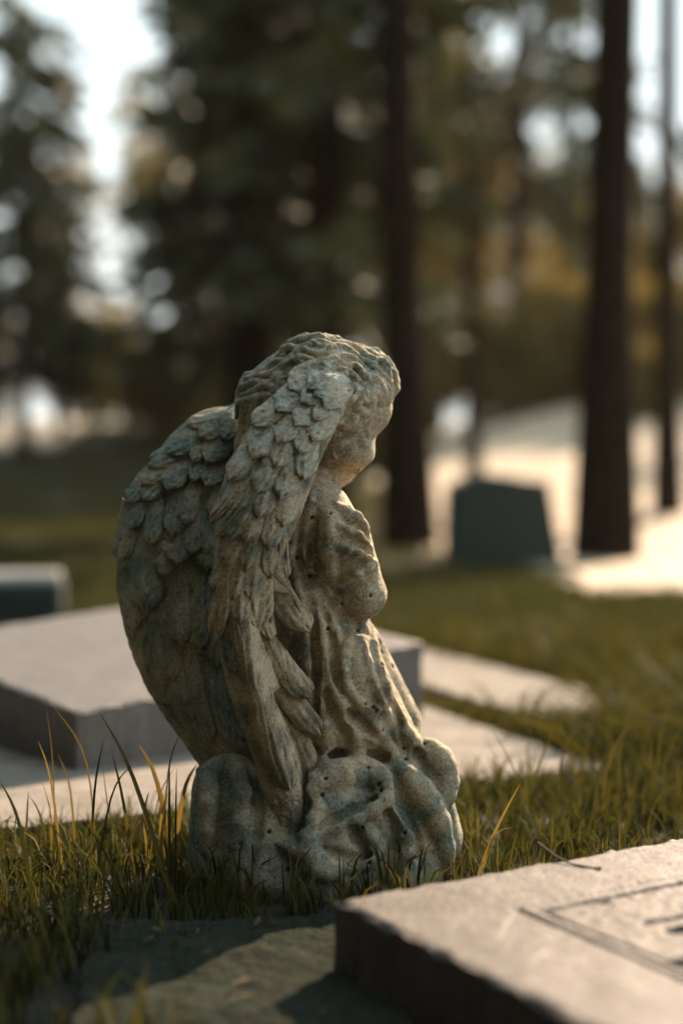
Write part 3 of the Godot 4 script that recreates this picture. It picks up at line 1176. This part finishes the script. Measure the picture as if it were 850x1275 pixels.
# One feather: a cambered blade from root to tip laid over a surface.
# surf(px, py) gives the height of the surface below, lift how far the tip stands off.
func feather(parent: Node3D, surf: Callable, q: Array, teal: float, pale: float, seed_: int) -> void:
	var a := Vector2(q[0], q[1])
	var b := Vector2(q[2], q[3])
	var w: float = q[4]
	var lift: float = q[5] if q.size() > 5 else 7.0
	var bend: float = q[6] if q.size() > 6 else 0.08
	var d := b - a
	var side := Vector2(-d.y, d.x).normalized()
	var nl := 16
	var nw := 10
	var s := Shape.new()
	var r := RandomNumberGenerator.new()
	r.seed = seed_
	var ph := r.randf() * 10.0
	var ids := []
	var low := []
	for i in nl + 1:
		var t := float(i) / nl
		var prof := 0.62 + 0.38 * smoothstep(0.0, 0.35, t)
		var tl := clampf(0.5 * w / d.length(), 0.14, 0.45)
		if t > 1.0 - tl:
			prof *= sqrt(maxf(0.02, 1.0 - pow((t - 1.0 + tl) / tl, 2.0)))
		var mid := a + d * t + side * sin(t * PI) * bend * d.length()
		for j in nw + 1:
			var u := float(j) / nw * 2.0 - 1.0
			var edge := 1.0 + 0.07 * noise_c.get_noise_2d(t * 30.0 + ph * 20.0, u * 9.0)
			var p2 := mid + side * u * w * 0.5 * prof * edge - d.normalized() * u * u * w * 0.12
			var z: float = surf.call(p2.x, p2.y)
			z += lerpf(1.5, lift * 2.0, pow(t, 0.8)) - u * u * w * 0.09 - 3.0 * smoothstep(0.72, 1.0, absf(u)) - 3.0 * smoothstep(0.9, 1.0, t)
			z += 1.5 * exp(-pow(u / 0.13, 2.0))                        # shaft
			z += 1.3 * sin(u * 10.0 + ph + noise_b.get_noise_2d(ph * 9.0, t * 14.0) * 2.0) * smoothstep(0.25, 0.8, t) * minf(1.0, w / 24.0)   # furrows
			z += 0.7 * sin((t * d.length() - absf(u) * w * 0.55) * 0.75 + ph) * smoothstep(0.1, 0.3, absf(u))   # barbs
			z += noise_b.get_noise_2d(p2.x * 2.0, p2.y * 2.0) * 2.0
			ids.append(s.point(P(p2.x, p2.y, z)))
			low.append(z)
	for i in nl:
		for j in nw:
			var k := i * (nw + 1) + j
			# side grows to the left of the travel direction, seen from the viewer
			s.quad(ids[k], ids[k + nw + 1], ids[k + nw + 2], ids[k + 1])
	# rim down to the wing
	var loop := []
	for i in nl + 1: loop.append(i * (nw + 1))
	for j in range(1, nw + 1): loop.append(nl * (nw + 1) + j)
	for i in range(nl - 1, -1, -1): loop.append(i * (nw + 1) + nw)
	for j in range(nw - 1, 0, -1): loop.append(j)
	var under := []
	for k in loop:
		var p: Vector3 = s.v[ids[k]]
		under.append([s.point(p), s.point(p + Vector3(0, 0, -maxf(4.5, lift * 0.75)))])
	for k in under.size():
		var k2 := (k + 1) % under.size()
		s.quad(under[k][0], under[k][1], under[k2][1], under[k2][0])
	var c0 := s.point((s.v[under[0][1]] + s.v[under[under.size() / 2][1]]) / 2.0)
	for k in under.size():
		var k2 := (k + 1) % under.size()
		s.tri(c0, under[k2][1], under[k][1])
	put("feather", finish(s, 0.6, func(_p: Vector3) -> float: return teal, func(_p: Vector3) -> float: return pale), M.stone, parent)

func row_at(rows: Array, y: float) -> Array:
	var k := 0
	while k < rows.size() - 2 and y > rows[k + 1][0]:
		k += 1
	var t := clampf((y - rows[k][0]) / (rows[k + 1][0] - rows[k][0]), 0.0, 1.0)
	var a: Array = rows[k]
	var b: Array = rows[k + 1]
	return [lerpf(a[1], b[1], t), lerpf(a[2], b[2], t), lerpf(a[3], b[3], t), lerpf(a[4], b[4], t)]

# Wing core lofted through rows [y, left, right, z of the middle, half depth]
func wing_core(rows: Array, y0: float, y1: float, n: int, teal: Callable, pale: Callable, rough: float) -> ArrayMesh:
	var s := Shape.new()
	var sides := 48
	var rings := []
	for k in n + 1:
		var y := lerpf(y0, y1, float(k) / n)
		var q := row_at(rows, y)
		var e := 1.0
		var ring := []
		for j in sides:
			var an := TAU * j / sides
			var x: float = (q[0] + q[1]) / 2.0 + cos(an) * (q[1] - q[0]) / 2.0 * e
			var z: float = q[2] + sin(an) * q[3]
			z += 1.2 * sin(x * 0.55 + y * 0.12 + noise_a.get_noise_2d(x * 2.0, y) * 6.0) * maxf(0.0, sin(an))
			ring.append(s.point(P(x, y, z)))
		rings.append(ring)
	for k in n:
		for j in sides:
			var j2 := (j + 1) % sides
			s.quad(rings[k + 1][j], rings[k + 1][j2], rings[k][j2], rings[k][j])
	for e in [[0, false], [n, true]]:
		var m := Vector3.ZERO
		for j in sides: m += s.v[rings[e[0]][j]]
		var c := s.point(m / sides)
		for j in sides:
			var j2 := (j + 1) % sides
			if e[1]: s.tri(c, rings[e[0]][j2], rings[e[0]][j])
			else: s.tri(c, rings[e[0]][j], rings[e[0]][j2])
	return finish(s, rough * 0.6, teal, pale)

func make_near_wing(root: Node3D) -> void:
	var rows := [[461, 398, 410, 60, 4], [466, 378, 428, 62, 14], [476, 362, 435, 64, 20], [490, 346, 437, 67, 26], [520, 320, 426, 74, 32], [550, 300, 409, 80, 36], [580, 284, 396, 84, 38], [610, 274, 386, 88, 38], [640, 268, 375, 90, 36], [670, 266, 362, 92, 34], [700, 266, 346, 92, 30], [730, 268, 328, 92, 26], [770, 271, 320, 92, 24], [820, 275, 326, 90, 24], [870, 288, 342, 84, 24], [920, 306, 362, 76, 24], [960, 320, 374, 68, 26], [1000, 328, 380, 60, 26], [1040, 336, 384, 50, 24]]
	var wing := Node3D.new()
	wing.name = "wing"
	wing.set_meta("label", "near wing with layered stone feathers")
	root.add_child(wing, true)
	var teal := func(p: Vector3) -> float: return 0.1 + 0.55 * smoothstep(-75.0, -130.0, p.x - maxf(0.0, 300.0 - p.y) * 0.12)
	var pale := func(p: Vector3) -> float: return 0.02 + 0.25 * smoothstep(480.0, 620.0, p.y)
	put("wing_core", wing_core(rows, 461, 1040, 190, teal, pale, 1.8), M.stone, wing)
	var surf := func(x: float, y: float) -> float:
		var q := row_at(rows, y)
		var u := clampf((x - (q[0] + q[1]) / 2.0) / ((q[1] - q[0]) / 2.0), -1.0, 1.0)
		return q[2] + q[3] * sqrt(maxf(0.06, 1.0 - u * u))
	# [root x, root y, tip x, tip y, width, lift, bend]
	# the long flight feathers at the rear edge
	var up := [
		[306, 545, 262, 650, 18, 5, -0.10], [318, 548, 270, 668, 16, 6, -0.10], [326, 560, 284, 676, 18, 6, -0.08],
	]
	# rows of coverts down the wing: [x, y, half width] along its middle
	var spine := [[414, 474, 20], [396, 488, 34], [374, 512, 42], [354, 545, 44], [338, 582, 42], [325, 620, 38], [315, 660, 32], [305, 700, 27], [299, 745, 22]]
	var fr := RandomNumberGenerator.new()
	fr.seed = 91
	for row in range(10, -1, -1):
		var t := row / 10.0 * 7.6
		var j := int(t)
		var e := t - j
		var c := Vector2(lerpf(spine[j][0], spine[j + 1][0], e), lerpf(spine[j][1], spine[j + 1][1], e))
		var half: float = lerpf(spine[j][2], spine[j + 1][2], e)
		var along := Vector2(spine[j + 1][0] - spine[j][0], spine[j + 1][1] - spine[j][1]).normalized()
		var across := Vector2(-along.y, along.x)       # towards the rear edge
		var stagger := 0.33 if row % 2 else 0.0
		for q in 3:
			var m := -0.92 + (q + stagger) * 0.8
			if m > 1.0:
				continue
			var dir := along.rotated(m * 0.25 + fr.randfn() * 0.06)
			var l := lerpf(44.0, 84.0, row / 10.0) * fr.randf_range(0.9, 1.1)
			var o := c + across * m * half * 0.78 - dir * l * 0.35
			var tip := o + dir * l
			up.append([o.x, o.y, tip.x, tip.y, lerpf(31.0, 34.0, row / 10.0) * fr.randf_range(0.85, 1.12), lerpf(9.0, 4.0, row / 10.0), fr.randf_range(-0.06, 0.02)])
	for k in up.size():
		feather(wing, surf, up[k], 0.26, lerpf(0.55, 0.1, smoothstep(580.0, 760.0, up[k][3])), 500 + k)
	var lowf := [
		[352, 654, 357, 720, 13, 8, 0.02], [330, 704, 338, 798, 22, 8, 0.10], [336, 700, 386, 788, 36, 9, 0.10],
		[330, 800, 399, 916, 30, 9, 0.07], [334, 796, 388, 870, 30, 14, 0.06],
		[300, 690, 318, 860, 34, 4, -0.02], [312, 800, 362, 985, 34, 5, 0.03], [290, 760, 336, 940, 30, 4, -0.02],
		[345, 880, 394, 988, 28, 5, -0.06],
		[272, 640, 262, 790, 14, 5, -0.06], [284, 660, 268, 800, 14, 6, -0.05],
	]
	var base := func(x: float, y: float) -> float:
		var q := row_at(rows, y)
		var u: float = (x - (q[0] + q[1]) / 2.0) / ((q[1] - q[0]) / 2.0)
		if u > 1.0:
			return q[2] - 20.0 - (x - q[1]) * 0.35
		return q[2] + q[3] * sqrt(maxf(0.06, 1.0 - u * u))
	for k in lowf.size():
		feather(wing, base, lowf[k], 0.02, 0.1, 540 + k)

func make_far_wing(root: Node3D) -> void:
	var rows := [[507, 268, 300, -62, 4], [512, 250, 312, -62, 14], [520, 236, 320, -60, 22], [540, 214, 330, -58, 30], [570, 190, 334, -55, 36], [600, 170, 336, -52, 42], [630, 156, 336, -50, 46], [660, 148, 336, -48, 48], [700, 145, 334, -46, 48], [740, 147, 332, -44, 46], [780, 154, 330, -42, 44], [820, 166, 330, -40, 40], [860, 184, 330, -36, 36], [900, 210, 330, -32, 32], [930, 232, 330, -28, 30], [960, 252, 330, -24, 28], [990, 262, 328, -20, 26]]
	var wing := Node3D.new()
	wing.name = "wing"
	wing.set_meta("label", "far wing, greener with patina and rounded")
	root.add_child(wing, true)
	var teal := func(p: Vector3) -> float: return 0.55 + 0.2 * smoothstep(-150.0, -170.0, p.x)
	var pale := func(_p: Vector3) -> float: return 0.02
	put("wing_core", wing_core(rows, 507, 990, 160, teal, pale, 1.8), M.stone, wing)
	var surf := func(x: float, y: float) -> float:
		var q := row_at(rows, y)
		var u := clampf((x - (q[0] + q[1]) / 2.0) / ((q[1] - q[0]) / 2.0), -1.0, 1.0)
		return q[2] + q[3] * sqrt(maxf(0.04, 1.0 - u * u))
	var list := [
		[262, 810, 290, 930, 26, 4, 0.03], [236, 800, 262, 925, 28, 4, 0.05], [206, 770, 240, 900, 34, 4, 0.06],
		[196, 740, 216, 850, 40, 5, 0.06], [176, 740, 204, 862, 32, 5, 0.07],
		[158, 690, 170, 785, 24, 5, 0.06], [222, 715, 226, 803, 34, 6, 0.03], [250, 715, 248, 810, 30, 5, 0.0], [272, 720, 270, 830, 26, 5, 0.0],
		[182, 650, 184, 763, 46, 7, 0.05], [160, 625, 148, 700, 26, 7, -0.05],
		[206, 650, 204, 720, 26, 6, 0.0], [256, 640, 258, 712, 26, 6, 0.0], [276, 640, 272, 720, 24, 6, 0.0],
		[226, 640, 220, 704, 40, 9, 0.03], [244, 625, 238, 692, 26, 8, 0.03], [266, 620, 256, 690, 26, 7, 0.0],
		[196, 610, 188, 680, 24, 7, 0.0], [178, 605, 160, 660, 24, 7, -0.04],
		[224, 605, 214, 668, 28, 8, 0.0], [244, 595, 230, 655, 24, 8, 0.0], [280, 590, 268, 650, 30, 7, 0.0],
		[186, 585, 157, 626, 22, 8, -0.05], [206, 582, 178, 624, 22, 8, -0.05],
		[228, 560, 208, 612, 36, 9, 0.0], [272, 570, 256, 606, 34, 9, 0.0], [250, 566, 240, 600, 20, 8, 0.0],
		[220, 560, 175, 602, 24, 9, -0.05], [240, 545, 184, 580, 26, 9, -0.05],
		[278, 535, 258, 578, 38, 9, 0.0], [256, 540, 240, 576, 20, 8, 0.0],
		[258, 528, 207, 564, 28, 9, -0.05], [288, 516, 246, 544, 30, 8, -0.05], [292, 508, 232, 528, 20, 7, -0.08], [296, 520, 276, 548, 28, 7, 0.0],
	]
	for k in list.size():
		feather(wing, surf, list[k], 0.6, 0.2, 600 + k)

# ---------------------------------------------------------------- grass
func blade_shape(pts: Array, w: float, facing: Vector3, c0: Color, c1: Color) -> Shape:
	var s := Shape.new()
	var n := pts.size()
	var last := -1
	for k in n:
		var t := float(k) / (n - 1)
		var d: Vector3 = (pts[mini(k + 1, n - 1)] - pts[maxi(k - 1, 0)]).normalized()
		var across := d.cross(facing).normalized() * w * 0.5 * (1.0 - pow(t, 2.2)) * lerpf(0.75, 1.0, minf(1.0, t * 4.0))
		var fold := facing * w * 0.16 * (1.0 - t)
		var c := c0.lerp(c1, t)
		var a := s.point(pts[k] - across, c)
		s.point(pts[k] - fold, c)
		s.point(pts[k] + across, c)
		if last >= 0:
			s.quad(last, last + 1, a + 1, a)
			s.quad(last + 1, last + 2, a + 2, a + 1)
		last = a
	return s

func tuft(seed_: int, tall: float, n: int, spread: float, ca: Color, cb: Color) -> ArrayMesh:
	var r := RandomNumberGenerator.new()
	r.seed = seed_
	var all := Shape.new()
	for k in n:
		var base := Vector3(r.randfn() * spread, 0, r.randfn() * spread)
		var h := tall * r.randf_range(0.4, 1.0)
		var out := Vector3(r.randfn(), 0, r.randfn()) * h * 0.38
		var pts := [base + Vector3(0, -0.01, 0), base + Vector3(out.x * 0.15, h * 0.4, out.z * 0.15), base + Vector3(out.x * 0.5, h * 0.78, out.z * 0.5), base + Vector3(out.x * 1.1, h, out.z * 1.1)]
		var c := ca.lerp(cb, pow(r.randf(), 2.0))
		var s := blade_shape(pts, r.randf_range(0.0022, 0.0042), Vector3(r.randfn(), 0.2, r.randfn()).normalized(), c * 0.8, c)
		var o := all.v.size()
		all.v.append_array(s.v)
		all.c.append_array(s.c)
		for q in s.i:
			all.i.append(q + o)
	return all.mesh()

func on_stone(p: Vector3) -> bool:
	for o in get_children():
		if o is MeshInstance3D and o.has_meta("category") and str(o.get_meta("category")) in ["grave slab", "grave marker", "grave base", "stone"]:
			var b: AABB = o.mesh.get_aabb()
			var q: Vector3 = o.transform.affine_inverse() * p
			if q.x > b.position.x - 0.004 and q.x < b.end.x + 0.004 and q.z > b.position.z - 0.004 and q.z < b.end.z + 0.004:
				return true
	var d := p - HOME
	return Vector2(d.x / 0.10, (d.z + 0.02) / 0.08).length() < 1.0

func scatter(called: String, label: String, mesh_: Mesh, count: int, where: Callable, seed_: int, scale_: Vector2) -> void:
	var r := RandomNumberGenerator.new()
	r.seed = seed_
	var xf: Array[Transform3D] = []
	for k in count:
		var p: Vector3 = where.call(r)
		if (on_stone(p) and not (called == "rough_grass" and p.z > -1.04 and p.x < -0.02 and r.randf() < 0.12)) or on_path(p.x, p.z):
			continue
		p.y = terrain(p.x, p.z)
		xf.append(Transform3D(Basis(Vector3.UP, r.randf() * TAU).scaled(Vector3.ONE * r.randf_range(scale_.x, scale_.y)), p))
	var mm := MultiMesh.new()
	mm.transform_format = MultiMesh.TRANSFORM_3D
	mm.mesh = mesh_
	mm.instance_count = xf.size()
	for k in xf.size():
		mm.set_instance_transform(k, xf[k])
	var o := MultiMeshInstance3D.new()
	o.name = called
	o.multimesh = mm
	o.material_override = M.blade
	add_child(o, true)
	tag(o, label, "grass", "", "stuff")

func make_grass() -> void:
	var green := Color(0.042, 0.05, 0.017)
	var olive := Color(0.165, 0.135, 0.036)
	var dry := Color(0.34, 0.22, 0.075)
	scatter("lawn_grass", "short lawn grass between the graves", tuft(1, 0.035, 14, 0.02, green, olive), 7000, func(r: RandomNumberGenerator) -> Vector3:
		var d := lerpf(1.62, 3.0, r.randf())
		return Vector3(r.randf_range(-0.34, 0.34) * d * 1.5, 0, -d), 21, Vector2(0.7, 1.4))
	scatter("unmown_grass", "taller grass round the concrete strip", tuft(4, 0.085, 12, 0.03, green, olive), 2200, func(r: RandomNumberGenerator) -> Vector3:
		var d := lerpf(2.3, 2.85, r.randf())
		if r.randf() < 0.45:
			return Vector3(lerpf(0.22, 0.8, r.randf()), 0, -lerpf(1.55, 2.2, r.randf()))
		return Vector3(lerpf(-0.2, 2.0, r.randf()), 0, -d), 24, Vector2(0.45, 1.1))
	scatter("sunlit_lawn_grass", "lawn grass in the sun before the trees", tuft(5, 0.04, 14, 0.03, green, olive), 12000, func(r: RandomNumberGenerator) -> Vector3:
		var d := lerpf(2.9, 9.0, pow(r.randf(), 1.5))
		return Vector3(r.randf_range(-0.34, 0.34) * d * 1.4, 0, -d), 25, Vector2(0.7, 1.4))
	scatter("far_lawn_grass", "lawn grass under the distant trees", tuft(2, 0.07, 14, 0.06, green, olive), 14000, func(r: RandomNumberGenerator) -> Vector3:
		var d := lerpf(8.0, 22.0, r.randf())
		return Vector3(r.randf_range(-0.34, 0.34) * d * 1.2, 0, -d), 22, Vector2(0.8, 1.5))
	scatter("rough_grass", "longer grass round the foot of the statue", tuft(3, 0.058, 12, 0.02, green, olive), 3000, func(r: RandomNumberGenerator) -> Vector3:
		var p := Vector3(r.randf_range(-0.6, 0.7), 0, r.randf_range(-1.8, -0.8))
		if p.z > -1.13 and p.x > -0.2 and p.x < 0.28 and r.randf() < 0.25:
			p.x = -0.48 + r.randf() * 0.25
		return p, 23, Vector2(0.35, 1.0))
	var lit := Shape.new()
	for k in 5:
		var x := -0.004 + k * 0.002
		var hw := [0.0, 0.0022, 0.003, 0.0018, 0.0]
		lit.point(Vector3(x * 3.0, 0.0015 * sin(k * 1.2), hw[k]), Color(0.16, 0.095, 0.04))
		lit.point(Vector3(x * 3.0, 0.0008 * cos(k * 1.4), -hw[k]), Color(0.11, 0.07, 0.03))
		if k > 0:
			lit.quad(k * 2 - 2, k * 2, k * 2 + 1, k * 2 - 1)
	var lr := RandomNumberGenerator.new()
	lr.seed = 61
	var lx: Array[Transform3D] = []
	for k in 200:
		var p := Vector3(lr.randf_range(-0.5, 0.5), 0.0, lr.randf_range(-1.5, -0.8))
		p.y = terrain(p.x, p.z) + 0.004
		var q: Vector3 = p - Vector3(-0.185, 0, -1.045)
		if q.x > 0.0 and q.x < 0.2 and q.z > 0.01 and q.z < 0.25:
			p.y = 0.0175
		elif on_stone(p):
			continue
		lx.append(Transform3D(Basis.from_euler(Vector3(lr.randfn() * 0.25, lr.randf() * TAU, lr.randfn() * 0.25)).scaled(Vector3.ONE * lr.randf_range(0.25, 0.7)), p))
	var lm := MultiMesh.new()
	lm.transform_format = MultiMesh.TRANSFORM_3D
	lm.mesh = lit.mesh()
	lm.instance_count = lx.size()
	for k in lx.size():
		lm.set_instance_transform(k, lx[k])
	var lo := MultiMeshInstance3D.new()
	lo.name = "leaf_litter"
	lo.multimesh = lm
	lo.material_override = M.blade
	add_child(lo, true)
	tag(lo, "small dry brown leaves scattered over the ground", "leaves", "", "stuff")
	# single long blades that stand out: [depth, base x, base y, mid x, mid y, tip x, tip y, width, tone 0 green - 1 dry]
	var left := [
		[1.20, 122, 1060, 108, 950, 65, 877, 3, 0.6], [1.12, 222, 1100, 166, 968, 122, 883, 8, 0.35], [1.2, 70, 1050, 66, 950, 57, 877, 2.5, 0.5],
		[1.18, 82, 1060, 64, 975, 48, 922, 5, 0.8], [1.22, 96, 1050, 88, 985, 72, 938, 4, 0.6], [1.14, 110, 1080, 118, 985, 130, 920, 5, 0.1],
		[1.16, 172, 1080, 154, 1000, 139, 935, 6, 0.3], [1.2, 222, 1050, 196, 975, 172, 925, 9, 0.95], [1.2, 200, 1060, 210, 960, 226, 910, 4, 0.6],
		[1.13, 211, 1090, 211, 1020, 211, 945, 6, 0.05], [1.14, 218, 1090, 219, 1020, 220, 955, 4, 0.05], [1.2, 212, 1050, 228, 990, 246, 950, 9, 0.95],
		[1.1, 45, 1080, 24, 1025, 0, 972, 7, 0.05], [1.12, 112, 1050, 138, 995, 166, 950, 4, 0.05], [1.2, 70, 1060, 52, 1020, 36, 990, 5, 0.2],
		[1.2, 30, 1060, 34, 1015, 36, 985, 4, 0.1], [1.18, 190, 1070, 180, 1020, 186, 985, 7, 0.8], [1.18, 205, 1070, 200, 1030, 206, 995, 6, 0.9],
		[1.16, 150, 1070, 165, 1040, 180, 1010, 4, 0.2], [1.2, 232, 1050, 238, 1025, 246, 1005, 5, 0.9], [1.2, 75, 1070, 40, 1040, 10, 1020, 4, 0.3],
		[1.15, 100, 1100, 80, 1050, 50, 1015, 4, 0.1], [1.1, 170, 1110, 130, 1060, 100, 1020, 4, 0.1], [1.2, 160, 1060, 136, 1010, 128, 950, 3, 0.15],
		[1.2, 62, 1070, 64, 1020, 52, 970, 4, 0.75], [1.2, 20, 1065, 18, 1040, 22, 1010, 3, 0.2], [1.2, 184, 1065, 196, 1000, 218, 955, 3, 0.6],
	]
	var right := [
		[1.36, 640, 1030, 668, 960, 690, 905, 7, 0.3], [1.38, 690, 1030, 700, 940, 728, 895, 7, 0.35], [1.4, 720, 1030, 712, 950, 690, 880, 6, 0.4],
		[1.34, 750, 1040, 754, 960, 780, 903, 8, 0.4], [1.36, 660, 1030, 640, 960, 610, 905, 5, 0.3], [1.42, 780, 1030, 770, 940, 795, 870, 6, 0.5],
		[1.4, 810, 1030, 820, 930, 836, 860, 7, 0.35], [1.34, 830, 1040, 826, 960, 850, 900, 7, 0.3], [1.45, 700, 1010, 730, 930, 740, 860, 5, 0.5],
		[1.4, 625, 1020, 620, 960, 606, 920, 4, 0.3], [1.35, 765, 1040, 780, 1000, 800, 960, 6, 0.7], [1.35, 790, 1040, 784, 1000, 776, 950, 6, 0.6],
		[1.4, 800, 1030, 812, 960, 800, 880, 5, 0.3], [1.45, 755, 1010, 760, 930, 752, 850, 5, 0.4], [1.4, 845, 1030, 838, 950, 820, 880, 7, 0.2],
		[1.3, 740, 1050, 728, 1000, 706, 960, 6, 0.2], [1.32, 700, 1050, 686, 1010, 664, 985, 5, 0.2], [1.3, 800, 1050, 815, 1000, 848, 970, 6, 0.3],
		[1.42, 670, 1010, 656, 940, 668, 880, 5, 0.45], [1.36, 730, 1030, 745, 960, 770, 920, 7, 0.1], [1.38, 840, 1030, 812, 980, 790, 930, 7, 0.1],
	]
	var stalk := [
		[1.13, 578, 1085, 614, 1040, 648, 974, 6, 1.0], [1.13, 590, 1070, 612, 1046, 638, 1030, 3, 0.8],
	]
	for job in [[left, "grass_tuft", "tall half-dry grass blades standing left of the statue's base"], [right, "grass_tuft", "blurred green grass clump behind the engraved slab at right"], [stalk, "dry_grass_stalk", "bent golden dry stalk at the right foot of the statue"]]:
		var q0: Array = job[0][0]
		var foot := spot(q0[1], q0[2], q0[0])
		foot.y = 0.0
		var t := thing(job[1], job[2], "grass", foot)
		for q in job[0]:
			var a := spot(q[1], q[2], q[0])
			a.y = minf(a.y, -0.005)
			var pts := curve([a - foot, spot(q[3], q[4], q[0]) - foot, spot(q[5], q[6], q[0] + rng.randf_range(-0.03, 0.03)) - foot], 10)
			var tone: float = q[8] * (1.0 if q[0] < 1.28 else 0.5)
			var c0 := green.lerp(dry, tone * 0.7)
			var c1 := green.lerp(dry, minf(1.0, tone * 1.2))
			var s := blade_shape(pts, q[7] / FPX * q[0] * (0.8 if q[0] < 1.28 else 0.55), Vector3(rng.randf_range(-0.5, 0.5), 0.1, 1).normalized(), c0, c1)
			put("blade", s.mesh(), M.blade, t)
